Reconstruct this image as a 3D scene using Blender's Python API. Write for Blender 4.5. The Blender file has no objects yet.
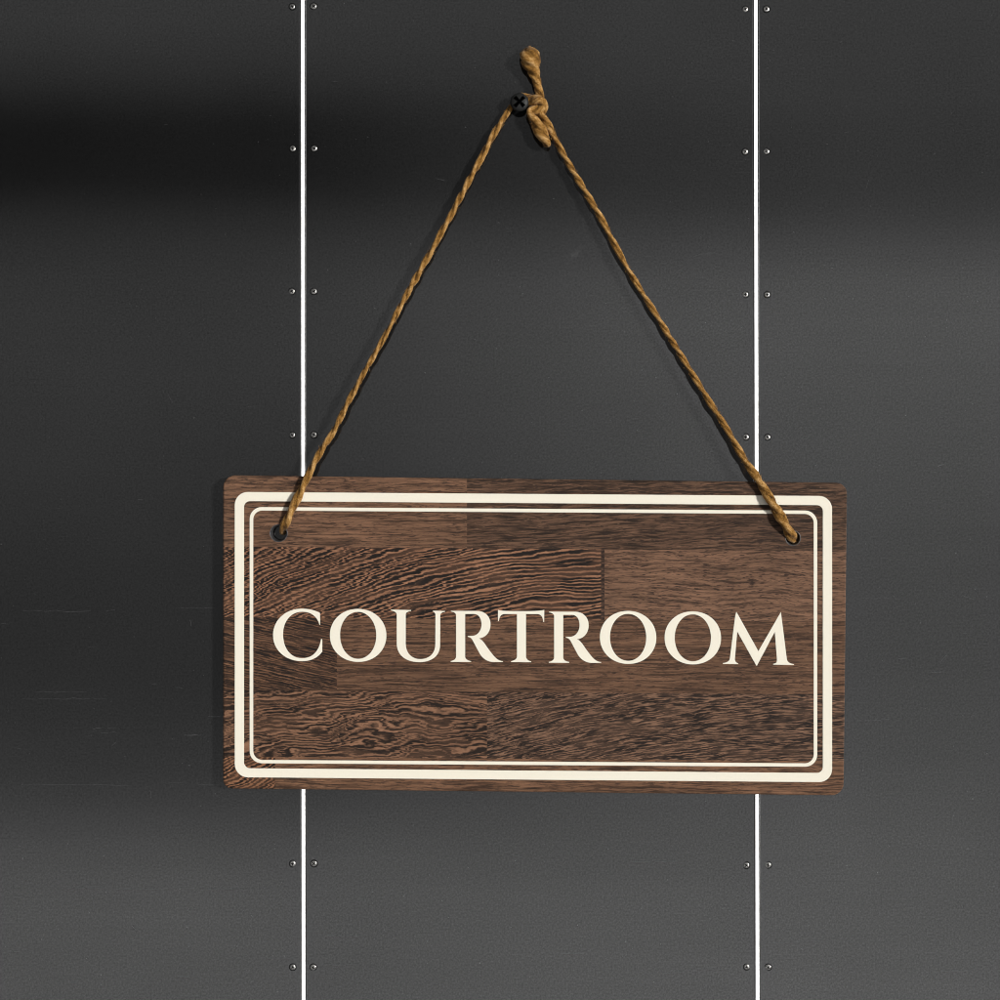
import bpy, bmesh, math, random
from mathutils import Vector, noise as mnoise

random.seed(7)
scene = bpy.context.scene
COL = scene.collection
D = 1.6                                   # camera to wall distance (m); 1 unit of the plan = 1 mm on the wall

def pt(x, y, d=0.0):
    """plan millimetres (x right, y down on the sign/wall drawing), d = stand-off from the wall"""
    k = (D - d / 1000.0) / D
    return Vector((0.5 + (x - 500.0) / 1000.0 * k, -d / 1000.0, 0.5 + (500.0 - y) / 1000.0 * k))

# ------------------------------------------------------------------ node helpers
class G:
    def __init__(self, tree):
        self.t = tree
    def n(self, typ, **kw):
        nd = self.t.nodes.new(typ)
        for k, v in kw.items():
            setattr(nd, k, v)
        return nd
    def link(self, a, b):
        self.t.links.new(a, b)
    def put(self, sock, v):
        if hasattr(v, 'links') or isinstance(v, bpy.types.NodeSocket):
            self.t.links.new(v, sock)
        else:
            sock.default_value = v
    def m(self, op, a, b=0.0, c=None, clamp=False):
        nd = self.n('ShaderNodeMath', operation=op, use_clamp=clamp)
        self.put(nd.inputs[0], a); self.put(nd.inputs[1], b)
        if c is not None: self.put(nd.inputs[2], c)
        return nd.outputs[0]
    def comb(self, x, y, z):
        nd = self.n('ShaderNodeCombineXYZ')
        self.put(nd.inputs[0], x); self.put(nd.inputs[1], y); self.put(nd.inputs[2], z)
        return nd.outputs[0]
    def sep(self, v):
        nd = self.n('ShaderNodeSeparateXYZ'); self.put(nd.inputs[0], v)
        return nd.outputs
    def noise(self, vec, scale=1.0, detail=2.0, rough=0.5, dist=0.0):
        nd = self.n('ShaderNodeTexNoise'); nd.noise_dimensions = '3D'
        self.put(nd.inputs['Vector'], vec)
        nd.inputs['Scale'].default_value = scale; nd.inputs['Detail'].default_value = detail
        nd.inputs['Roughness'].default_value = rough; nd.inputs['Distortion'].default_value = dist
        return nd.outputs['Fac']
    def smooth(self, v, lo, hi, a=0.0, b=1.0):
        nd = self.n('ShaderNodeMapRange', interpolation_type='SMOOTHSTEP')
        self.put(nd.inputs['Value'], v); self.put(nd.inputs['From Min'], lo); self.put(nd.inputs['From Max'], hi)
        self.put(nd.inputs['To Min'], a); self.put(nd.inputs['To Max'], b)
        return nd.outputs[0]
    def mix(self, f, a, b, blend='MIX'):
        nd = self.n('ShaderNodeMix', data_type='RGBA', blend_type=blend)
        self.put(nd.inputs[0], f); self.put(nd.inputs[6], a); self.put(nd.inputs[7], b)
        return nd.outputs[2]
    def ramp(self, fac, stops, interp='B_SPLINE'):
        nd = self.n('ShaderNodeValToRGB'); r = nd.color_ramp; r.interpolation = interp
        while len(r.elements) < len(stops): r.elements.new(0.5)
        for e, (p, c) in zip(r.elements, stops):
            e.position = p
            e.color = (c, c, c, 1) if not hasattr(c, '__len__') else (*c[:3], 1)
        self.put(nd.inputs[0], fac)
        return nd.outputs[0]
    def attr(self, name):
        return self.n('ShaderNodeAttribute', attribute_name=name)

def new_mat(name):
    m = bpy.data.materials.new(name); m.use_nodes = True
    t = m.node_tree; b = t.nodes['Principled BSDF']
    return m, G(t), b

def lin(r, g, b):
    f = lambda c: (c / 12.92 if c <= 0.04045 else ((c + 0.055) / 1.055) ** 2.4)
    return (f(r / 255), f(g / 255), f(b / 255), 1)

# ------------------------------------------------------------------ materials
def mat_panel(seed):
    m, g, b = new_mat('dark_panel')
    oc = g.n('ShaderNodeTexCoord').outputs['Object']
    x, y, z = g.sep(oc)
    v = g.comb(g.m('ADD', x, seed * 3.1), y, z)
    fine = g.noise(v, 560, 2.0, 0.75)
    mid = g.noise(v, 190, 3.0, 0.6)
    cloud = g.noise(v, 4.5, 4.0, 0.55)
    val = g.m('ADD', g.m('MULTIPLY', g.m('SUBTRACT', fine, 0.5), 1.35), g.m('MULTIPLY', g.m('SUBTRACT', mid, 0.5), 0.35))
    val = g.m('ADD', g.m('ADD', val, g.m('MULTIPLY', g.m('SUBTRACT', cloud, 0.5), 0.5)), 1.0)
    # light rub marks: long and thin, only where the cloud mask opens
    st = g.noise(g.comb(g.m('ADD', g.m('MULTIPLY', x, 14), seed), 0.0, g.m('MULTIPLY', z, 900)), 1.0, 2.0, 0.5)
    rub = g.m('MULTIPLY', g.smooth(st, 0.70, 0.80), g.smooth(g.noise(v, 7, 2.0), 0.52, 0.7))
    # dust specks
    sp = g.smooth(g.noise(v, 420, 0.0), 0.83, 0.88)
    base = g.mix(0.0, (0.0094, 0.0095, 0.0097, 1), (0, 0, 0, 1))
    mul = g.mix(1.0, base, g.comb(val, val, val), 'MULTIPLY')
    c = g.mix(g.m('MULTIPLY', rub, 0.10), mul, (0.12, 0.12, 0.12, 1))
    c = g.mix(g.m('MULTIPLY', sp, 0.25), c, (0.2, 0.2, 0.2, 1))
    sx, sz = 0.5754, 0.7470                                     # a small rubbed smudge on the middle panel
    ds = g.m('SQRT', g.m('ADD', g.m('POWER', g.m('MULTIPLY', g.m('ADD', g.m('SUBTRACT', x, sx), g.m('MULTIPLY', g.m('SUBTRACT', z, sz), -0.9)), 1.0), 2), g.m('POWER', g.m('SUBTRACT', z, sz), 2)))
    sm = g.m('MULTIPLY', g.smooth(ds, 0.001, 0.009, 1, 0), g.smooth(mid, 0.3, 0.7))
    c = g.mix(g.m('MULTIPLY', sm, 0.22), c, (0.10, 0.10, 0.10, 1))
    g.link(c, b.inputs['Base Color'])
    r = g.m('ADD', 0.055, g.m('MULTIPLY', g.m('SUBTRACT', cloud, 0.5), 0.03))
    g.link(r, b.inputs['Roughness'])
    smear = g.noise(g.comb(g.m('ADD', g.m('MULTIPLY', x, 2.6), seed * 2.3), 0.0, g.m('MULTIPLY', z, 34)), 1.0, 4.0, 0.6, 0.4)
    sl = g.m('MULTIPLY', g.m('ADD', 0.5, g.m('MULTIPLY', g.m('SUBTRACT', smear, 0.5), 0.07)), g.m('ADD', 1.0, g.m('ADD', g.m('MULTIPLY', g.m('SUBTRACT', fine, 0.5), 1.7),
             g.m('MULTIPLY', g.m('SUBTRACT', cloud, 0.5), 0.22))), clamp=True)
    g.link(sl, b.inputs['Specular IOR Level']); b.inputs['IOR'].default_value = 1.8
    return m

def mat_plain(name, col, rough=0.5, metal=0.0, spec=0.5, grain=0.15, scale=300, bump=0.0):
    m, g, b = new_mat(name)
    oc = g.n('ShaderNodeTexCoord').outputs['Object']
    f = g.noise(oc, scale, 3.0, 0.6)
    v = g.m('ADD', 1.0, g.m('MULTIPLY', g.m('SUBTRACT', f, 0.5), grain * 2))
    g.link(g.mix(1.0, (*col[:3], 1), g.comb(v, v, v), 'MULTIPLY'), b.inputs['Base Color'])
    b.inputs['Roughness'].default_value = rough
    b.inputs['Metallic'].default_value = metal
    b.inputs['Specular IOR Level'].default_value = spec
    if bump:
        bp = g.n('ShaderNodeBump'); bp.inputs['Strength'].default_value = bump; bp.inputs['Distance'].default_value = 0.0005
        g.link(f, bp.inputs['Height']); g.link(bp.outputs[0], b.inputs['Normal'])
    return m

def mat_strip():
    m, g, b = new_mat('glowing_white_strip')
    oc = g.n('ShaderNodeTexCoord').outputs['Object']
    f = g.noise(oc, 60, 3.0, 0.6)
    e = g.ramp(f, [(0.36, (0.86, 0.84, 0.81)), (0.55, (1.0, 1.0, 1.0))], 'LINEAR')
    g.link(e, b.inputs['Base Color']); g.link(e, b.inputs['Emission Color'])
    b.inputs['Emission Strength'].default_value = 1.0  # added glow keeps the strip white where the key light falls off
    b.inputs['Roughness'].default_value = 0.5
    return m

def mat_wood(rootx, rootz, d):
    m, g, b = new_mat('stave_wood')
    k = (D - d / 1000.0) / D
    oc = g.n('ShaderNodeTexCoord').outputs['Object']
    ox, oy, oz = g.sep(oc)
    # drawing millimetres, y up (h)
    x = g.m('MULTIPLY_ADD', ox, 1000 / k, 500 + (rootx - 0.5) * 1000 / k)
    h = g.m('MULTIPLY_ADD', oz, 1000 / k, 500 + (rootz - 0.5) * 1000 / k)
    bend = g.sep(g.attr('grain_bend').outputs['Vector'])      # xc, curvature, slope
    size = g.sep(g.attr('grain_size').outputs['Vector'])      # band thickness, band length, slow warp
    look = g.sep(g.attr('grain_look').outputs['Vector'])      # threshold, softness, pore amount
    jag = g.sep(g.attr('grain_jag').outputs['Vector'])        # zigzag amount, seed, fine streak amount
    dark = g.attr('tone_dark').outputs['Color']; light = g.attr('tone_light').outputs['Color']
    seed = jag[1]
    # ragged fibre ends: every fibre line slips a little along its own length
    slip = g.noise(g.comb(g.m('MULTIPLY', x, 1 / 16), g.m('MULTIPLY', h, 1 / 1.35), g.m('ADD', seed, 3.3)), 1.0, 2.0, 0.6)
    xs_ = g.m('ADD', x, g.m('MULTIPLY', g.m('SUBTRACT', slip, 0.5), jag[0]))
    dx = g.m('SUBTRACT', xs_, bend[0])
    f0 = g.m('ADD', h, g.m('MULTIPLY', bend[1], g.m('MULTIPLY', dx, dx)))
    f0 = g.m('SUBTRACT', f0, g.m('MULTIPLY', bend[2], dx))
    slow = g.noise(g.comb(g.m('MULTIPLY', xs_, 1 / 62), g.m('MULTIPLY', h, 1 / 30), seed), 1.0, 2.0, 0.5)
    f1 = g.m('ADD', f0, g.m('MULTIPLY', g.m('SUBTRACT', slow, 0.5), size[2]))
    zig = g.noise(g.comb(g.m('MULTIPLY', x, 1 / 12), g.m('MULTIPLY', h, 1 / 9), g.m('ADD', seed, 8.3)), 1.0, 2.0, 0.55)
    f2 = g.m('ADD', f1, g.m('MULTIPLY', g.m('SUBTRACT', zig, 0.5), g.m('MULTIPLY', jag[0], 0.16)))
    band = g.noise(g.comb(g.m('DIVIDE', xs_, size[1]), g.m('DIVIDE', f2, size[0]), seed), 1.0, 2.5, 0.62)
    # growth layers: uneven rhythm of lines at about twice the band thickness
    per = g.m('ADD', g.m('DIVIDE', f2, g.m('MULTIPLY', size[0], 1.55)), g.m('MULTIPLY', g.noise(g.comb(g.m('MULTIPLY', x, 1 / 70), g.m('DIVIDE', f2, 16), seed), 1.0, 1.0), 2.2))
    wave = g.m('MULTIPLY_ADD', g.m('SINE', g.m('MULTIPLY', per, 2 * math.pi)), 0.20, 0.50)
    wv = g.attr('grain_wave').outputs['Fac']
    band = g.m('ADD', g.m('MULTIPLY', band, g.m('SUBTRACT', 1.0, wv)), g.m('MULTIPLY', wave, wv))
    fib = g.noise(g.comb(g.m('MULTIPLY', x, 1 / 11.0), g.m('MULTIPLY', f1, 1 / 0.95), g.m('ADD', seed, 9.1)), 1.0, 2.0, 0.65)
    bb = g.m('ADD', band, g.m('MULTIPLY', g.m('SUBTRACT', fib, 0.5), 0.30))
    lo = g.m('SUBTRACT', look[0], look[1]); hi = g.m('ADD', look[0], look[1])
    t = g.smooth(bb, lo, hi)
    mid = g.mix(0.36, dark, light)
    br = g.smooth(g.noise(g.comb(g.m('MULTIPLY', x, 1 / 48), g.m('DIVIDE', f2, 8.5), g.m('ADD', seed, 71)), 1.0, 2.0, 0.55), 0.46, 0.60)
    c = g.mix(t, g.mix(g.m('MULTIPLY', br, 0.55), dark, mid), g.mix(g.m('MULTIPLY', br, 0.25), light, mid))
    # fine straight fibres
    st = g.noise(g.comb(g.m('MULTIPLY', x, 1 / 30), g.m('MULTIPLY', f1, 1 / 1.15), g.m('ADD', seed, 5.0)), 1.0, 4.0, 0.75)
    sv = g.m('ADD', 1.0, g.m('MULTIPLY', g.m('SUBTRACT', st, 0.5), jag[2]))
    c = g.mix(1.0, c, g.comb(sv, sv, sv), 'MULTIPLY')
    # open pores: short dark ticks
    po = g.noise(g.comb(g.m('MULTIPLY', x, 1 / 9.0), g.m('MULTIPLY', f1, 1 / 0.85), g.m('ADD', seed, 17.0)), 1.0, 2.0, 0.6)
    pm = g.noise(g.comb(g.m('MULTIPLY', x, 1 / 40), g.m('MULTIPLY', f1, 1 / 9), g.m('ADD', seed, 27.0)), 1.0, 2.0, 0.5)
    p = g.m('MULTIPLY', g.smooth(g.m('ADD', po, g.m('MULTIPLY', g.m('SUBTRACT', pm, 0.5), 0.22)), 0.55, 0.61), look[2])
    c = g.mix(p, c, lin(46, 37, 33))
    # slow tone drift and a little speckle
    dr = g.noise(g.comb(g.m('MULTIPLY', x, 1 / 90), g.m('MULTIPLY', h, 1 / 22), g.m('ADD', seed, 40)), 1.0, 2.0, 0.5)
    dv = g.m('ADD', 1.0, g.m('MULTIPLY', g.m('SUBTRACT', dr, 0.5), 0.55))
    c = g.mix(1.0, c, g.comb(dv, dv, dv), 'MULTIPLY')
    gl = g.smooth(g.noise(g.comb(g.m('MULTIPLY', x, 1 / 4.5), g.m('MULTIPLY', f1, 1 / 1.0), g.m('ADD', seed, 60)), 1.0, 0.0), 0.74, 0.84)
    c = g.mix(g.m('MULTIPLY', gl, 0.18), c, lin(170, 138, 116))
    c = g.mix(1.0, c, (0.97, 0.925, 0.89, 1), 'MULTIPLY')
    g.link(c, b.inputs['Base Color'])
    b.inputs['Roughness'].default_value = 0.62
    b.inputs['Specular IOR Level'].default_value = 0.12
    bp = g.n('ShaderNodeBump'); bp.inputs['Strength'].default_value = 0.35; bp.inputs['Distance'].default_value = 0.0004
    g.link(g.m('SUBTRACT', g.m('ADD', t, st), p), bp.inputs['Height']); g.link(bp.outputs[0], b.inputs['Normal'])
    return m

def mat_twine():
    m, g, b = new_mat('jute_twine')
    uv = g.n('ShaderNodeUVMap', uv_map='UVMap').outputs[0]
    u, v, _ = g.sep(uv)                       # u = mm along, v = turns around the cord, following the lay
    oc = g.n('ShaderNodeTexCoord').outputs['Object']
    fib = g.noise(g.comb(g.m('MULTIPLY', u, 0.16), g.m('MULTIPLY', v, 15.0), 1.7), 1.0, 4.0, 0.7)
    blot = g.noise(oc, 120, 4.0, 0.7)
    ply = g.m('ABSOLUTE', g.m('COSINE', g.m('MULTIPLY', v, 2 * math.pi)))
    fine = g.noise(oc, 900, 2.0, 0.6)
    f = g.m('ADD', g.m('MULTIPLY', fib, 0.50), g.m('MULTIPLY', blot, 0.50))
    f = g.m('ADD', f, g.m('MULTIPLY', g.m('SUBTRACT', fine, 0.5), 0.30))
    f = g.m('ADD', f, g.m('MULTIPLY', g.m('SUBTRACT', ply, 0.62), 0.16))
    c = g.ramp(f, [(0.33, lin(56, 35, 8)[:3]), (0.44, lin(112, 77, 29)[:3]), (0.54, lin(147, 107, 53)[:3]), (0.66, lin(190, 151, 99)[:3])], 'LINEAR')
    g.link(c, b.inputs['Base Color'])
    b.inputs['Roughness'].default_value = 0.9
    b.inputs['Specular IOR Level'].default_value = 0.15
    b.inputs['Sheen Weight'].default_value = 0.12
    bp = g.n('ShaderNodeBump'); bp.inputs['Strength'].default_value = 0.6; bp.inputs['Distance'].default_value = 0.0006
    g.link(fib, bp.inputs['Height']); g.link(bp.outputs[0], b.inputs['Normal'])
    return m

# ------------------------------------------------------------------ object helpers
def link_mesh(name, me, mats, parent=None, smooth=False):
    o = bpy.data.objects.new(name, me); COL.objects.link(o)
    for mt in (mats if isinstance(mats, (list, tuple)) else [mats]): me.materials.append(mt)
    if smooth:
        for p in me.polygons: p.use_smooth = True
    if parent is not None: o.parent = parent
    return o

def from_bm(name, bm, mats, parent=None, smooth=False):
    bmesh.ops.recalc_face_normals(bm, faces=bm.faces)
    me = bpy.data.meshes.new(name); bm.to_mesh(me); bm.free()
    return link_mesh(name, me, mats, parent, smooth)

def empty(name, loc, label, cat):
    o = bpy.data.objects.new(name, None); COL.objects.link(o)
    o.location = loc; o.empty_display_size = 0.02
    o['label'] = label; o['category'] = cat
    return o

def rounded(x0, x1, ytl, ytr, ybl, ybr, r, seg=8, x1b=None, rs=None):
    """closed outline (clockwise on the drawing) of a rounded four-sided shape in drawing mm"""
    x1b = x1 if x1b is None else x1b
    C = [(x0, ytl), (x1, ytr), (x1b, ybr), (x0, ybl)]
    rs = rs or [r] * 4
    out = []
    for i in range(4):
        p = Vector(C[i]); a = (Vector(C[i - 1]) - p).normalized(); c = (Vector(C[(i + 1) % 4]) - p).normalized()
        s, e = p + a * rs[i], p + c * rs[i]
        cc = s + c * rs[i]
        for j in range(seg + 1):
            th = j / seg * math.pi / 2
            q = cc + (s - cc) * math.cos(th) + (e - cc) * math.sin(th)
            out.append((q.x, q.y))
    return out

def plate(name, loops, d0, d1, mat, parent, off, bevel=0.0):
    """flat raised piece from outline loops (first outer, others holes), from stand-off d0 to d1"""
    cu = bpy.data.curves.new('outline', 'CURVE'); cu.dimensions = '2D'; cu.fill_mode = 'BOTH'
    k = (D - d1 / 1000.0) / D
    for lp in loops:
        sp = cu.splines.new('POLY'); sp.points.add(len(lp) - 1)
        for q, (x, y) in zip(sp.points, lp):
            q.co = (0.5 + (x - 500) / 1000 * k, 0.5 + (500 - y) / 1000 * k, 0, 1)
        sp.use_cyclic_u = True
    cu.extrude = (d1 - d0) / 2000.0
    tmp = bpy.data.objects.new('outline', cu); COL.objects.link(tmp)
    dg = bpy.context.evaluated_depsgraph_get(); dg.update()
    me = bpy.data.meshes.new_from_object(tmp.evaluated_get(dg))
    bpy.data.objects.remove(tmp); bpy.data.curves.remove(cu)
    mid = -(d0 + d1) / 2000.0
    for v in me.vertices:
        x, z, e = v.co
        v.co = Vector((x, mid - e, z)) - off
    me.name = name
    bm = bmesh.new(); bm.from_mesh(me)
    bmesh.ops.remove_doubles(bm, verts=bm.verts, dist=1e-7)
    bmesh.ops.recalc_face_normals(bm, faces=bm.faces)
    bm.to_mesh(me); bm.free()
    me.materials.clear()
    return link_mesh(name, me, mat, parent)

def box_prism(bm, quad, d0, d1, ch=0.0, mi=0):
    """quad: four drawing points clockwise; d0 back, d1 front; ch = front chamfer"""
    def ring(dd, inset):
        cx = sum(q[0] for q in quad) / 4; cy = sum(q[1] for q in quad) / 4
        return [bm.verts.new(Vector((0.5 + (x - math.copysign(inset, x - cx) - 500) / 1000, -dd / 1000,
                                     0.5 + (500 - (y - math.copysign(inset, y - cy))) / 1000))) for x, y in quad]
    rs = [ring(d0, 0), ring(d1 - ch, 0)] + ([ring(d1, ch)] if ch else [])
    fs = [bm.faces.new(rs[0]), bm.faces.new(rs[-1])]
    for a, c in zip(rs, rs[1:]):
        for i in range(4):
            fs.append(bm.faces.new((a[i], a[(i + 1) % 4], c[(i + 1) % 4], c[i])))
    for f in fs: f.material_index = mi

def lathe(bm, prof, n=32, centre=(0, 0, 0), mi=0):
    """profile of (radius mm, stand-off mm) turned about the wall normal"""
    rings = []
    for r, d in prof:
        if r < 1e-6:
            rings.append([bm.verts.new((centre[0], centre[1] - d / 1000, centre[2]))])
        else:
            rings.append([bm.verts.new((centre[0] + r / 1000 * math.cos(2 * math.pi * i / n), centre[1] - d / 1000,
                                        centre[2] + r / 1000 * math.sin(2 * math.pi * i / n))) for i in range(n)])
    for a, c in zip(rings, rings[1:]):
        for i in range(n):
            j = (i + 1) % n
            if len(a) == 1 and len(c) == 1: continue
            if len(a) == 1: f = bm.faces.new((a[0], c[i], c[j]))
            elif len(c) == 1: f = bm.faces.new((a[i], a[j], c[0]))
            else: f = bm.faces.new((a[i], a[j], c[j], c[i]))
            f.material_index = mi

def cross(bm, R, w, d0, d1, ang=0.0, mi=0, flare=1.0):
    """a raised or sunk cross-shaped block"""
    pts = []
    for q in range(4):
        a = ang + q * math.pi / 2
        ca, sa = math.cos(a), math.sin(a)
        for (u, v) in ((w, -w), (R, -w * flare), (R, w * flare)):
            pts.append((u * ca - v * sa, u * sa + v * ca))
    lo = [bm.verts.new((x / 1000, -d0 / 1000, z / 1000)) for x, z in pts]
    hi = [bm.verts.new((x / 1000, -d1 / 1000, z / 1000)) for x, z in pts]
    fs = [bm.faces.new(lo), bm.faces.new(hi)]
    for i in range(len(pts)):
        j = (i + 1) % len(pts)
        fs.append(bm.faces.new((lo[i], lo[j], hi[j], hi[i])))
    for f in fs: f.material_index = mi

# ================================================================== the wall
M_backing = mat_plain('black_backing', (0.006, 0.006, 0.006), 0.7, spec=0.2)
M_strip = mat_strip()
M_steel = mat_plain('screw_steel', (0.50, 0.49, 0.47), 0.36, metal=1.0, grain=0.25, scale=900)
M_black = mat_plain('black_gap', (0.004, 0.004, 0.004), 0.7, spec=0.1)
M_scratch = mat_plain('scratched_paint', (0.032, 0.032, 0.033), 0.25, spec=0.8, grain=1.2, scale=260)

bm = bmesh.new()
box_prism(bm, [(-420, -420), (1420, -420), (1420, 1420), (-420, 1420)], -16, -11)
wall = empty('panelled_wall', (0.5, 0, -0.85), 'dark grey panelled wall with two white joint strips and small screws', 'wall')
wall['kind'] = 'thing'
def to_wall(o):
    o.parent = wall; o.matrix_parent_inverse = wall_inv
    return o
from mathutils import Matrix
wall_inv = Matrix.Translation(Vector(wall.location)).inverted()
to_wall(from_bm('backing', bm, M_backing))

def scratch(bm, pts, width):
    """thin tapered sliver just above the panel face"""
    n = len(pts)
    L, R = [], []
    for i, (x, y) in enumerate(pts):
        a = Vector(pts[max(0, i - 1)]); c = Vector(pts[min(n - 1, i + 1)])
        t = (c - a).normalized(); nn = Vector((-t.y, t.x))
        wv = width * 0.5 * (0.25 + 0.75 * math.sin(math.pi * (i + 0.35) / (n - 0.3)))
        L.append(bm.verts.new(pt(x + nn.x * wv, y + nn.y * wv, 0.06)))
        R.append(bm.verts.new(pt(x - nn.x * wv, y - nn.y * wv, 0.06)))
    for i in range(n - 1):
        bm.faces.new((L[i], L[i + 1], R[i + 1], R[i])).material_index = 1

def hline(x0, x1, y, wob=0.6, n=7, slope=0.0):
    return [(x0 + (x1 - x0) * i / (n - 1), y + slope * (x1 - x0) * i / (n - 1) + random.uniform(-wob, wob)) for i in range(n)]

TOP, BOT = -350, 1350
def gapx(side, y):     # centre line of each joint, slightly off plumb
    return (302.9 + 0.0005 * y) if side == 0 else (755.75 + 0.00175 * y)
HG = 2.85
panels = []
specs = [
    ((-350, -350), (gapx(0, TOP) - HG, gapx(0, BOT) - HG), 'dark grey panel left of the left white strip, black shade across its top',
     [(hline(22, 116, 611, 1.2, 9), .6), (hline(178, 215, 607.5), .45), (hline(24, 104, 698, .8, 9), .6), (hline(35, 88, 691), .4),
      (hline(92, 124, 729, .7), .6), (hline(88, 118, 732, .7), .45), ([(112, 746), (114, 744), (116, 742)], .7), (hline(184, 200, 735, .5, 5), 1.0), (hline(208, 221, 716.5, .3, 5), .9),
      (hline(-40, 130, 785, .8, 12), .5), (hline(160, 218, 784, .5), .5), ([(150, 790), (151, 794), (150.5, 798)], .9), (hline(60, 250, 889, .5, 12), .4),
      ([(276, 856), (276.6, 862), (276.2, 867), (281, 867.4), (288, 868)], .8), (hline(268, 275, 868), .7), (hline(214, 222, 960, .5, 5), .7), (hline(178, 190, 977, .3, 5), .8),
      (hline(270, 297, 958.5, .4), .7), (hline(70, 77, 983, .3, 4), .7), ([(20, 805), (22, 815), (21, 826)], .5), ([(190, 620), (191, 623), (191, 626)], .7),
      ([(132, 926), (134, 928), (136, 930)], .8), ([(145, 36), (146, 37), (147, 38)], .8), ([(130, 336), (131, 337.5), (132, 338)], .8)]),
    ((gapx(0, TOP) + HG, gapx(0, BOT) + HG), (gapx(1, TOP) - HG, gapx(1, BOT) - HG), 'dark grey wall panel in the middle, behind the sign and between the two white strips',
     [([(692, 258), (696, 255.6), (702, 253.8), (709, 252.9), (715, 253), (719, 254)], .55), (hline(310, 336, 890, .5), .5), (hline(350, 366, 901.5, .4, 5), .8),
      (hline(327, 343, 936, .3, 5), .9), (hline(344, 357, 936, .3, 5), .8), ([(382, 915), (383, 922), (384, 929)], .6), (hline(632, 650, 862, .3, 5), .6), (hline(655, 678, 861.6, .3, 5), .8),
      (hline(560, 586, 953.5, .4, 6), .6), ([(543, 861), (545, 861.5)], .9), (hline(665, 720, 972, .5, 7, -.04), .5), (hline(320, 356, 965, .4), .45),
      ([(732, 40), (733, 41), (734.5, 41)], 1.0), ([(669, 58), (670, 59)], .9), ([(670, 201), (671, 202)], .9), ([(663, 405), (664, 406)], .9), ([(571, 150), (572, 150.5)], .8), ([(745, 158), (745.5, 160)], .8)]),
    ((gapx(1, TOP) + HG, gapx(1, BOT) + HG), (1350, 1350), 'dark grey wall panel to the right of the right white strip',
     [(hline(824, 829, 967.5, .2, 4), .9), (hline(831, 835, 967.5, .2, 4), .9), (hline(940, 985, 971, .3, 6), .4), (hline(860, 890, 599, .5), .4), (hline(862, 888, 720, .5), .4),
      ([(773, 50), (774, 50.5)], 1.0), ([(840, 43), (841, 42), (842, 41)], .7), (hline(770, 830, 942, .3, 8), .35), ([(962, 906), (962.5, 908)], .8), ([(980, 970), (981, 970)], 1.2), (hline(930, 946, 672, .3, 5), .45)]),
]
for i, ((lt, lb), (rt, rb), lab, scr) in enumerate(specs):
    bm = bmesh.new()
    box_prism(bm, [(lt, TOP), (rt, TOP), (rb, BOT), (lb, BOT)], -9, 0, 0.5)
    bmesh.ops.recalc_face_normals(bm, faces=bm.faces)
    rs = random.Random(40 + i)
    for pts, wd in scr:
        if len(pts) < 7: scratch(bm, pts, wd); continue
        a_ = 0                                                  # long rubs break into uneven fragments
        while a_ < len(pts) - 1:
            ln_ = rs.randint(2, 4); seg = pts[a_:a_ + ln_ + 1]
            if len(seg) > 1:
                dy = rs.uniform(-1.0, 1.0)
                scratch(bm, [(px_ + rs.uniform(-2, 2), py_ + dy) for px_, py_ in seg], wd * rs.uniform(.5, 1.15))
            a_ += ln_ + rs.choice((0, 0, 1))
    for _ in range((26, 30, 22)[i]):                            # stray faint nicks, more of them low down
        xa, xb = ((-60, 285), (320, 740), (780, 1060))[i]
        x_ = rs.uniform(xa, xb); y_ = 1040 * rs.random() ** 0.6; l_ = rs.uniform(1.5, 11) ; a2 = rs.gauss(0, 0.12) if rs.random() < .75 else rs.uniform(-1.5, 1.5)
        scratch(bm, [(x_, y_), (x_ + l_ * .5 * math.cos(a2), y_ + l_ * .5 * math.sin(a2) + rs.uniform(-.3, .3)), (x_ + l_ * math.cos(a2), y_ + l_ * math.sin(a2))], rs.uniform(.25, .6))
    me = bpy.data.meshes.new('panel'); bm.to_mesh(me); bm.free()
    o = link_mesh('panel', me, [mat_panel(i + 1), M_scratch])
    o['label'] = lab; to_wall(o)
    panels.append(o)

for s, lab in ((0, 'bright white strip in the left panel joint, behind the sign by the letter C'),
               (1, 'bright white strip in the right panel joint, behind the sign by the letter M')):
    bm = bmesh.new()
    hw = 1.7
    box_prism(bm, [(gapx(s, TOP) - hw, TOP), (gapx(s, TOP) + hw, TOP), (gapx(s, BOT) + hw, BOT), (gapx(s, BOT) - hw, BOT)], -0.6, 0.35, 0.2)
    o = from_bm('white_joint_strip', bm, M_strip)  # white strip in the joint, no lamp; its glow is added in the material
    o['label'] = lab; to_wall(o)
    bm = bmesh.new()
    box_prism(bm, [(gapx(s, TOP) - 0.9, TOP), (gapx(s, TOP) + 0.9, TOP), (gapx(s, BOT) + 0.9, BOT), (gapx(s, BOT) - 0.9, BOT)], -11, -0.62)
    o = from_bm('strip_carrier', bm, M_black)
    to_wall(o)

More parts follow.
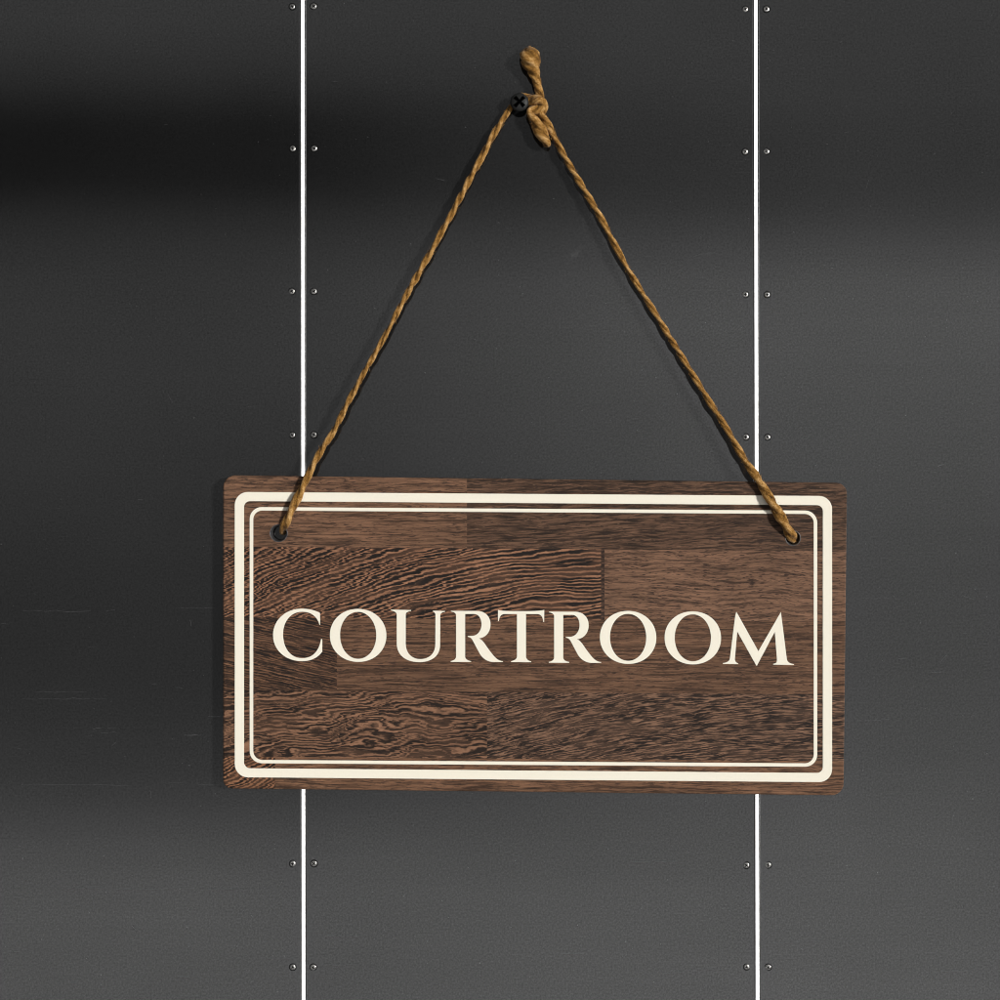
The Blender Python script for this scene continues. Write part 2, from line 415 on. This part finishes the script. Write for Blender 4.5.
# small panel screws, one built and the rest copied with their recess
bm = bmesh.new()
lathe(bm, [(3.75, -0.2), (3.75, 0.12), (3.05, 0.12), (2.95, -0.1)], 28, mi=1)
lathe(bm, [(2.95, -0.1), (2.85, 0.35), (2.45, 0.75), (1.9, 0.92), (0.9, 1.0), (0, 1.0)], 28, mi=0)
cross(bm, 1.75, 0.5, 0.5, 1.03, 0.0, 1)
proto = from_bm('screw', bm, [M_steel, M_black], None, True)
first = True
for s in (0, 1):
    ys = (6.5, 148.5, 291.5, 435, 863.5, 967) if s == 0 else (9.3, 151.5, 294.5, 437.2, 865, 967)
    xs = ((292.4, 314), (292.6, 314.2), (292, 313.8), (292.4, 313.9), (292.7, 314), (292.8, 313)) if s == 0 else \
         ((745.5, 766.3), (745.3, 766.6), (745.4, 767), (745.9, 767.3), (746.6, 768), (746.7, 768.3))
    for y, pair in zip(ys, xs):
        for side, x in enumerate(pair):
            if first: o = proto; first = False
            else:
                o = proto.copy(); COL.objects.link(o)
            o.location = pt(x + random.uniform(-.25, .25), y + random.uniform(-.25, .25), random.uniform(-.1, .1)); o.scale = [random.uniform(.94, 1.05)] * 3
            o.rotation_euler = (random.uniform(-.05, .05), random.uniform(0, 6.28), random.uniform(-.05, .05))
            o.parent = panels[s + side]

# ================================================================== the sign
DB, DF = 4.0, 15.0
root_p = pt(535, 792, 13)
sign = empty('hanging_sign', root_p, 'dark brown wooden sign reading COURTROOM in cream capitals inside a double cream border', 'sign')
off = Vector(root_p)
M_wood = mat_wood(root_p.x, root_p.z, DF)
M_cream = mat_plain('cream_paint', (0.80, 0.75, 0.635), 0.6, spec=0.12, grain=0.035, scale=420)
M_eyelet = mat_plain('dull_metal', (0.10, 0.098, 0.10), 0.5, metal=0.7, grain=0.4, scale=500)

outline = rounded(223, 847.3, 475.2, 482.8, 788.6, 795.6, 9, 8, x1b=843.8, rs=[12, 11, 12, 9])
k = (D - DF / 1000) / D
def wpt(x, y, d):      # straight-sided solid: same scale front and back
    return Vector((0.5 + (x - 500) / 1000 * k, -d / 1000, 0.5 + (500 - y) / 1000 * k)) - off
bm = bmesh.new()
cx, cy = 534.5, 635.5
def inset(i, am):
    x, y = outline[i]; n = len(outline)
    a = Vector(outline[i - 1]); c = Vector(outline[(i + 1) % n]); t = (c - a).normalized()
    return x - t.y * am, y + t.x * am
rings = []
for dd, am in ((DB, 1.0), (DB + 1.0, 0.0), (DF - 1.4, 0.0), (DF - 0.45, 0.35), (DF, 1.3)):
    rings.append([bm.verts.new(wpt(*inset(i, am), dd)) for i in range(len(outline))])
bm.faces.new(rings[0]); bm.faces.new(rings[-1])
for a, c in zip(rings, rings[1:]):
    for i in range(len(outline)):
        j = (i + 1) % len(outline)
        bm.faces.new((a[i], a[j], c[j], c[i]))
bmesh.ops.recalc_face_normals(bm, faces=bm.faces)
bme = bpy.data.meshes.new('board_raw'); bm.to_mesh(bme); bm.free()
raw = bpy.data.objects.new('board_raw', bme); COL.objects.link(raw)
HOLES = ((278.6, 533.2, 8.6), (793.0, 538.2, 7.4))
cuts = []
for hx, hy, hr in HOLES:
    c = wpt(hx, hy, 13)
    bm = bmesh.new()
    lathe(bm, [(0, -30), (hr, -30), (hr, 30), (0, 30)], 40, (c.x, c.y, c.z))
    bmesh.ops.recalc_face_normals(bm, faces=bm.faces)
    cme = bpy.data.meshes.new('hole_cut'); bm.to_mesh(cme); bm.free()
    cut = bpy.data.objects.new('hole_cut', cme); COL.objects.link(cut); cuts.append(cut)
    mod = raw.modifiers.new('b', 'BOOLEAN'); mod.object = cut; mod.operation = 'DIFFERENCE'; mod.solver = 'EXACT'
dg = bpy.context.evaluated_depsgraph_get(); dg.update()
me = bpy.data.meshes.new_from_object(raw.evaluated_get(dg))
bpy.data.objects.remove(raw)
for cut in cuts: bpy.data.objects.remove(cut)
me.name = 'board'
# cut the solid along the stave joints
ROWY = [546.5, 617.0, 690.0, 756.5]                          # joints between rows at the left end
JOINTS = [[467], [601, 604.6], [337], [487], [275]]          # butt joints in each row
sk = 0.0075
bm = bmesh.new(); bm.from_mesh(me)
for y in ROWY:
    a = wpt(223, y, 0); c = wpt(847, y + sk * 624, 0)
    t = (c - a).normalized()
    bmesh.ops.bisect_plane(bm, geom=bm.verts[:] + bm.edges[:] + bm.faces[:], plane_co=a, plane_no=Vector((-t.z, 0, t.x)))
def px_of(co):
    w_ = co + off
    return 500 + (w_.x - 0.5) * 1000 / k, 500 - (w_.z - 0.5) * 1000 / k
def row_of(f):
    x, y = px_of(f.calc_center_median()); y -= sk * (x - 223)
    return sum(1 for yy in ROWY if y > yy)
for r, js in enumerate(JOINTS):
    for j in js:
        fs = [f for f in bm.faces if row_of(f) == r]
        geom = list({v for f in fs for v in f.verts}) + list({e for f in fs for e in f.edges}) + fs
        bmesh.ops.bisect_plane(bm, geom=geom, plane_co=wpt(j, 600, 0), plane_no=Vector((1, 0, 0)))
bm.to_mesh(me)
def S(xc, curv, slope, thick, length, slow, th, soft, pore, zig, seed, fine, dark, light, wave=0.0):
    return dict(grain_bend=(xc, curv, slope), grain_size=(thick, length, slow), grain_look=(th, soft, pore), grain_jag=(zig, seed, fine), grain_wave=(wave, wave, wave),
                tone_dark=lin(*dark)[:3], tone_light=lin(*light)[:3])
ST = {
    (0, 0): S(350, 0, 0.0, 2.6, 54, 7, .45, .14, .8, 4, 11.3, 1.6, (64, 49, 39), (120, 91, 72)),
    (0, 1): S(600, 0, 0.03, 2.0, 28, 10, .49, .13, .85, 6, 23.7, 1.6, (44, 35, 29), (98, 75, 60)),
    (1, 0): S(612, .00070, 0.0, 2.5, 64, 12, .56, .062, .25, 17, 5.2, 1.0, (31, 27, 25), (148, 109, 85), .62),
    (1, 1): S(603, 0, 0.0, 1.6, 5, 2, .52, .15, 1.0, 5, 77.7, .8, (42, 34, 30), (90, 69, 57)),
    (1, 2): S(700, 0, -0.02, 2.8, 44, 12, .43, .15, .9, 6, 41.9, 1.6, (62, 48, 39), (120, 92, 74)),
    (2, 0): S(280, 0, -0.20, 1.5, 30, 5, .535, .075, .4, 9, 63.1, 1.1, (36, 30, 27), (112, 83, 64), .25),
    (2, 1): S(600, 0, 0.0, 1.9, 70, 5, .45, .14, .8, 4, 88.4, 1.8, (52, 40, 32), (110, 83, 65)),
    (3, 0): S(420, .0005, 0.05, 2.6, 44, 40, .535, .075, .35, 24, 31.6, 1.1, (37, 30, 26), (134, 101, 80), .42),
    (3, 1): S(820, .00040, 0.0, 1.35, 15, 8, .53, .075, .4, 9, 52.8, 1.2, (36, 30, 27), (126, 98, 80), .15),
    (4, 0): S(223, 0, 0.55, 2.6, 44, 14, .54, .05, .2, 10, 19.4, .8, (34, 28, 24), (140, 101, 76), .65),
    (4, 1): S(600, 0, -0.01, 2.0, 50, 7, .46, .15, .7, 5, 71.2, 1.6, (54, 41, 33), (120, 90, 70)),
}
names = list(ST[(0, 0)].keys())
data = {n: [] for n in names}
for f in bm.faces:
    r = row_of(f); x, _ = px_of(f.calc_center_median())
    c = sum(1 for j in JOINTS[r] if x > j)
    for n in names: data[n].extend(ST[(r, c)][n])
bm.free()
for n in names:
    at = me.attributes.new(n, 'FLOAT_VECTOR', 'FACE'); at.data.foreach_set('vector', data[n])
link_mesh('board', me, M_wood, sign)

# painted borders and lettering
plate('border', [rounded(234.8, 832.1, 491.9, 496.0, 777.2, 782.2, 13), rounded(244.0, 822.9, 501.1, 505.2, 768.2, 773.0, 6)], DF, DF + 0.35, M_cream, sign, off)
plate('border', [rounded(249.7, 817.2, 507.0, 510.6, 763.2, 766.8, 12), rounded(253.2, 813.8, 510.5, 514.0, 759.9, 763.4, 9)], DF, DF + 0.35, M_cream, sign, off)

def path(cmds, ox, oy, sc):
    """L/C outline in a letter's own 0..1000 drawing frame -> drawing mm"""
    out = []; cur = None
    for c in cmds:
        if len(c) == 2: out.append(c); cur = c
        else:
            p0 = Vector(cur); p1 = Vector(c[0:2]); p2 = Vector(c[2:4]); p3 = Vector(c[4:6])
            for i in range(1, 13):
                t = i / 12
                q = p0 * (1 - t) ** 3 + p1 * 3 * t * (1 - t) ** 2 + p2 * 3 * t * t * (1 - t) + p3 * t ** 3
                out.append((q.x, q.y))
            cur = c[4:6]
    return [(ox + x * sc / 1000, oy + y * sc / 1000) for x, y in out]

def ell(cx, cy, rx, ry, n=72, p=2.06):
    r = []
    for i in range(n):
        a = 2 * math.pi * i / n; c, s = math.cos(a), math.sin(a)
        x = rx * math.copysign(abs(c) ** (2 / p), c); y = ry * math.copysign(abs(s) ** (2 / p), s)
        r.append((cx + x, cy + y + 0.007 * x))
    return r

GC = [(812, 172), (815, 357), (803, 357), (775, 245, 690, 152, 540, 152), (350, 152, 235, 310, 235, 505), (235, 720, 350, 878, 535, 878),
      (705, 878, 800, 760, 828, 583), (838, 576), (848, 590), (848, 775), (785, 865, 680, 925, 530, 925), (268, 925, 78, 745, 78, 520),
      (78, 280, 275, 105, 520, 105), (640, 105, 730, 128, 805, 168)]
GU = [(78, 120), (392, 126), (390, 138), (335, 150, 308, 165, 308, 200), (308, 650), (308, 800, 405, 892, 535, 892), (675, 892, 770, 805, 770, 660),
      (772, 205), (772, 170, 755, 160, 733, 150), (733, 136), (922, 141), (920, 153), (870, 160, 848, 180, 848, 215), (846, 670), (846, 850, 700, 940, 525, 940),
      (305, 940, 170, 830, 168, 650), (168, 200), (166, 165, 140, 145, 78, 132)]
GR = [(108, 138), (520, 140), (650, 142, 728, 235, 728, 350), (728, 480, 640, 562, 545, 568), (610, 595, 640, 660, 690, 728), (780, 850, 830, 920, 922, 925), (920, 938),
      (770, 938), (660, 934, 590, 860, 560, 810), (520, 738, 480, 660, 450, 605), (430, 565, 410, 552, 373, 545), (370, 530), (440, 530), (530, 525, 585, 440, 585, 350),
      (585, 260, 545, 187, 465, 187), (330, 187), (330, 860), (338, 895, 370, 915, 424, 924), (422, 938), (105, 935), (105, 924), (150, 915, 188, 890, 188, 855),
      (188, 200), (182, 172, 155, 155, 108, 150)]
GT = [(125, 122), (170, 140, 260, 143, 480, 143), (700, 143, 790, 140, 848, 122), (846, 312), (832, 312), (828, 240, 800, 188, 735, 188), (562, 188), (562, 860),
      (570, 895, 600, 920, 645, 928), (645, 941), (328, 938), (328, 926), (380, 915, 422, 890, 422, 850), (422, 188), (230, 188), (172, 190, 144, 230, 140, 298), (125, 300)]
GM = [(205, 96), (480, 590), (762, 100), (770, 165), (836, 690), (842, 725, 870, 742, 925, 752), (925, 763), (666, 758), (666, 748), (700, 742, 716, 730, 712, 690),
      (685, 348), (462, 770), (454, 770), (216, 344), (186, 690), (188, 722, 205, 736, 228, 741), (228, 751), (36, 748), (36, 739), (90, 732, 118, 715, 124, 680), (190, 150)]
def O_loops(ox, oy):
    f = lambda L: [(ox + x * .064, oy + y * .064) for x, y in L]
    return [f(ell(502, 522, 441, 414)), f(ell(502, 521, 283, 367, p=2.03))]
for loops in ([path(GC, 268, 602, 64)], O_loops(326, 602), [path(GU, 386, 602, 64)], [path(GR, 444, 602, 64)], [path(GT, 490, 602, 64)],
              [path(GR, 542.1, 602.85, 64)], O_loops(596, 604), O_loops(660.7, 604.5), [path(GM, 720, 604, 80)]):
    plate('letter', loops, DF, DF + 0.35, M_cream, sign, off)

for hx, hy, hr in HOLES:
    c = wpt(hx, hy, 0)
    bm = bmesh.new()
    lathe(bm, [(hr + 0.3, DF + 0.02), (hr + 0.15, DF + 0.12), (hr - 0.25, DF + 0.1), (hr - 0.7, DF - 0.8), (hr - 1.2, DF - 3.5), (hr - 1.9, DB + 1), (hr - 0.6, DB - 0.4), (hr - 0.05, DB - 0.3), (hr - 0.05, DF)], 40, (c.x, c.y, c.z))
    from_bm('eyelet', bm, M_eyelet, sign, True)

# ================================================================== black screw that carries the twine
sp = pt(519.5, 102, 13); sp.y = 0.0
M_blk = mat_plain('blackened_screw', (0.014, 0.014, 0.0135), 0.5, metal=0.0, spec=0.2, grain=0.3, scale=700)
bm = bmesh.new()
lathe(bm, [(0, -4), (2.6, -4), (2.9, 9.0), (5.2, 10.0), (9.0, 11.4), (9.25, 12.2), (8.7, 13.3), (7.0, 14.2), (4.5, 14.8), (2.0, 15.05), (0, 15.1)], 40)
ws = from_bm('wall_screw', bm, M_blk, None, True)
ws.location = sp
ws['label'] = 'large black cross-head screw at the top that carries the twine'; ws['category'] = 'screw'
bm = bmesh.new()
cross(bm, 6.4, 1.4, 12.0, 15.15, math.radians(45), 0, 1.3)
from_bm('recess', bm, mat_plain('screw_recess', (0.0008, 0.0008, 0.0008), 0.9, spec=0.0), ws)

# ================================================================== jute twine
M_tw = mat_twine()
tw_root = pt(519.5, 112, 10)
twine = empty('hanging_twine', tw_root, 'tan jute twine knotted round the black screw and threaded through both sign holes', 'twine')
TO = Vector(tw_root)

def catmull(P, step=1.2):
    pts = [Vector(p) for p in P]
    pts = [pts[0] * 2 - pts[1]] + pts + [pts[-1] * 2 - pts[-2]]
    out = []
    for i in range(1, len(pts) - 2):
        p0, p1, p2, p3 = pts[i - 1:i + 3]
        n = max(2, int((p2 - p1).length / step))
        for j in range(n):
            t = j / n
            out.append(0.5 * ((2 * p1) + (p2 - p0) * t + (2 * p0 - 5 * p1 + 4 * p2 - p3) * t * t + (3 * p1 - p0 - 3 * p2 + p3) * t ** 3))
    out.append(pts[-2])
    return out

def cord(name, P, pitch=46.0, plies=2, deep=0.35, seed=0.0, nseg=24, lump=0.12, wob=0.6, thin=1.0, hairs=1.3):
    """P: (x, y, stand-off, radius) in mm; a laid cord whose plies wind round each other"""
    C = []
    for x, y, d, r in P:
        w_ = pt(x, y, d); C.append((w_.x * 1000, w_.y * 1000, w_.z * 1000, r))
    Q = catmull([Vector(c) for c in C])
    bm = bmesh.new(); uvl = bm.loops.layers.uv.new('UVMap')
    rings = []; s = 0.0; up = None; S_ = []; FR = []
    for i, q in enumerate(Q):
        p = Vector(q[:3]); r = q[3] * thin
        a = Vector(Q[max(0, i - 1)][:3]); c = Vector(Q[min(len(Q) - 1, i + 1)][:3]); t = (c - a).normalized()
        if i: s += (p - Vector(Q[i - 1][:3])).length
        if up is None: up = Vector((0, -1, 0))
        up = (up - t * up.dot(t)).normalized(); side = t.cross(up)
        nz = lambda f, o: mnoise.noise(Vector((s * f, seed * 7.3 + o, 0.5)))
        p = p + side * nz(0.045, 1.0) * wob + up * nz(0.05, 5.0) * wob * 0.5
        r = r * (1 + lump * nz(0.085, 9.0) + lump * 0.6 * nz(0.3, 13.0))
        tw = 2 * math.pi * s / pitch + nz(0.02, 3.0) * 2.2
        ring = []
        for j in range(nseg):
            th = 2 * math.pi * j / nseg
            ph = (th - tw) * plies / 2
            cc = abs(math.cos(ph)); ss = abs(math.sin(ph))
            A, B = deep, 1 - deep
            rr = r * (A * cc + math.sqrt(max(B * B - A * A * ss * ss, 0.0)))
            rr *= 1 + 0.05 * mnoise.noise(Vector((s * 0.25, (th - tw) * 3.0, seed + 4)))
            ring.append(bm.verts.new((p + side * rr * math.cos(th) + up * rr * math.sin(th)) / 1000 - TO))
        rings.append(ring); S_.append((s, tw)); FR.append((p.copy(), t.copy(), side.copy(), up.copy(), r))
    for i in range(len(rings) - 1):
        a, c = rings[i], rings[i + 1]
        for j in range(nseg):
            jn = (j + 1) % nseg
            f = bm.faces.new((a[j], a[jn], c[jn], c[j]))
            for lp, (ii, jj) in zip(f.loops, ((i, j), (i, j + 1), (i + 1, j + 1), (i + 1, j))):
                lp[uvl].uv = (S_[ii][0], (jj / nseg - S_[ii][1] / (2 * math.pi)))
    bm.faces.new(rings[0]); bm.faces.new(rings[-1])
    # loose fibres standing off the lay
    rg = random.Random(int(seed * 100) + 3)
    for _ in range(int(s * hairs)):
        p, t, side, up, r = FR[rg.randrange(2, len(FR) - 2)]
        th = rg.uniform(0, 2 * math.pi)
        n = side * math.cos(th) + up * math.sin(th)
        q = p + n * r * 0.86
        dr = (t * rg.choice((-1, 1)) * rg.uniform(0.6, 1.2) + n * rg.uniform(0.25, 0.9) + t.cross(n) * rg.uniform(-.6, .6)).normalized()
        ln = rg.uniform(1.2, 3.6); bend = (n * -0.35 + t.cross(n) * rg.uniform(-.5, .5)) * ln
        wv = dr.cross(Vector((0, 1, 0))).normalized() * rg.uniform(.09, .17)
        prev = None
        for i in range(4):
            u_ = i / 3
            c = q + dr * ln * u_ + bend * u_ * u_ * 0.5
            k_ = wv * (1 - 0.75 * u_)
            cur = (bm.verts.new((c - k_) / 1000 - TO), bm.verts.new((c + k_) / 1000 - TO))
            if prev:
                f = bm.faces.new((prev[0], prev[1], cur[1], cur[0]))
                for lp in f.loops: lp[uvl].uv = (rg.random() * 40, rg.random())
            prev = cur
    return from_bm(name, bm, M_tw, twine, True)

# left run: from behind the screw down to the left eyelet
cord('cord', [(518, 96.5, 4.2, 3.2), (513.6, 102.5, 4.4, 3.4), (508.5, 110.5, 5.46, 3.8), (496.5, 130, 6.36, 4), (480, 160, 8.14, 4), (437, 241, 11.69, 3.9), (412, 285, 13.45, 3.9), (387.5, 331, 14.86, 3.5), (354, 391, 16.44, 3.6),
              (335, 428, 17.61, 3.9), (317, 458, 18.4, 4.2), (311, 470, 19.2, 4.4), (298, 496, 19.4, 5), (290.5, 512, 19.4, 5.4), (286, 522, 17.5, 5.4), (283.5, 528, 12.75, 4.4), (282.5, 531, 6, 4.2), (283, 533, 2.4, 2.6)], seed=1, thin=.86)
# right run: from the knot to the right eyelet
cord('cord', [(531, 106, 5.97, 3.6), (541, 117, 6.92, 3.9), (552, 133, 7.81, 4), (565, 157, 8.63, 3.9), (585, 191, 9.91, 3.9), (602.5, 221, 10.96, 3.9), (626, 266, 12.52, 3.5), (655, 313, 13.99, 3.6), (691, 372, 15.63, 3.7), (724, 425, 17.36, 3.9), (746, 461.5, 18.6, 4.6),
              (758.5, 480, 19.8, 5.5), (769, 497.5, 20, 5.9), (777, 511, 20.1, 6.2), (785, 524, 19.7, 6.6), (789.5, 533.5, 17, 6.2), (793, 538, 12, 5.8), (794, 539, 6, 5.2), (792, 540, 2.4, 2.6)], seed=2, pitch=50, lump=.12, thin=.88)
# knot: wrap round the shank, overhand lump, doubled-back bight lying on the right run
cord('knot', [(514.2, 106, 4.6, 2.9), (514, 99.5, 4.6, 2.9), (519.5, 96.3, 5.0, 3.1), (525, 97, 5.8, 3.7), (531.5, 98.5, 6.86, 5.2), (538, 101, 7.48, 7), (541, 106, 8.41, 6.6), (537, 109.5, 9.65, 5), (531, 110.5, 10.27, 4.2),
              (530.5, 114, 10.27, 5), (535.5, 122.5, 10.27, 6.3), (541, 132, 9.96, 6.9), (545.8, 140.5, 9.46, 6.4), (547.8, 145.3, 9.22, 4.4), (548.4, 147.3, 9.22, 1)], seed=3, pitch=44, lump=.08, wob=.3, deep=.34)
cord('knot', [(527, 103, 8.1, 3.6), (534, 100, 10.08, 6.2), (540, 101.5, 10.58, 7.2), (543, 107.5, 9.34, 5.4), (541.5, 114, 8.41, 4.4), (545.5, 121.5, 9.22, 4.4), (550.5, 129, 9.03, 4), (554, 136, 7.79, 2.2)], seed=4, pitch=38, wob=.3, lump=.08, deep=.34)
# frayed free end standing up above the knot
cord('tail', [(541, 106, 7.48, 4.4), (540.3, 97, 8.41, 4.5), (538.2, 88, 8.72, 4.3), (536.3, 80, 9.03, 4.7), (534, 72, 9.34, 6.6), (531.6, 64, 9.34, 9.6), (530.4, 58, 9.81, 10.9), (529.6, 53, 9.34, 10), (529.2, 49.5, 9.34, 6.6), (529, 47, 9.34, 2.6), (529, 45.6, 9.34, 0.6)],
     seed=5, pitch=70, plies=4, deep=.22, nseg=40, lump=.06, wob=.3)

# ================================================================== light
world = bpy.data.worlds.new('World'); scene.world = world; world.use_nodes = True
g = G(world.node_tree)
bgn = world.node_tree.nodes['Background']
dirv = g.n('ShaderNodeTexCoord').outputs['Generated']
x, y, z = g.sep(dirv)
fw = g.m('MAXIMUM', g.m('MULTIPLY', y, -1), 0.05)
s = g.m('DIVIDE', x, fw); t = g.m('DIVIDE', z, fw)           # made-up light and dark bands of the world, shaped for the panels' reflections
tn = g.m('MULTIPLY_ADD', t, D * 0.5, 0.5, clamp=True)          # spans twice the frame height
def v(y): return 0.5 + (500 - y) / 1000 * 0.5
def L(c, floor=0.006):                                        # panel grey wanted -> brightness of the world band it reflects
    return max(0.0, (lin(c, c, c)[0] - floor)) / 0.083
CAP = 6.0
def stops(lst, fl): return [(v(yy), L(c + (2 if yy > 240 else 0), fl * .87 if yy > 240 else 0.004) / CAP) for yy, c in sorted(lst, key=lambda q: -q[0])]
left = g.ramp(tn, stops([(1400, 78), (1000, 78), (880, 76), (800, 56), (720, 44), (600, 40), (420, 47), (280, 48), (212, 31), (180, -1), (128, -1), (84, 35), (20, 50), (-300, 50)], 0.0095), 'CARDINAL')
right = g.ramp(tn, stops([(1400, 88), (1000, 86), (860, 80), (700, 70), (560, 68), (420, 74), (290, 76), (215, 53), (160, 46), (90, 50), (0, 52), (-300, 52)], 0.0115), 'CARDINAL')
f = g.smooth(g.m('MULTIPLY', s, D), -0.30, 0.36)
world_band = g.mix(f, left, right)
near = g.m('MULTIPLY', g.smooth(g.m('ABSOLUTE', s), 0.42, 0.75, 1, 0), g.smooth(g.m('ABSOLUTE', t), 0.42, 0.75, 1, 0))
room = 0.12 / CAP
colr = g.mix(near, (room, room, room * 1.01, 1), world_band)
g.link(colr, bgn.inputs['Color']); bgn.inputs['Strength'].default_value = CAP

key = bpy.data.lights.new('key_light', 'SPOT')
key.energy = 11000; key.color = (1.0, 0.985, 0.955); key.shadow_soft_size = 0.9
key.spot_size = math.radians(8.6); key.spot_blend = 0.7
ko = bpy.data.objects.new('key_light', key); COL.objects.link(ko)
ko.location = (4.9, -4.4, 1.25)
aim = Vector((0.70, 0, 0.42))
ko.rotation_euler = (aim - ko.location).to_track_quat('-Z', 'Y').to_euler()

# ================================================================== camera
cam = bpy.data.cameras.new('camera'); cam.sensor_width = 36; cam.lens = 36 * D / 1.0; cam.clip_start = 0.01; cam.clip_end = 100
co = bpy.data.objects.new('camera', cam); COL.objects.link(co)
co.location = (0.5, -D, 0.5); co.rotation_euler = (math.radians(90), 0, 0)
scene.camera = co

scene.render.engine = 'CYCLES'
scene.cycles.filter_width = 1.1
scene.view_settings.view_transform = 'Standard'
scene.view_settings.look = 'None'
scene.view_settings.exposure = 0.0
scene.view_settings.gamma = 1.0
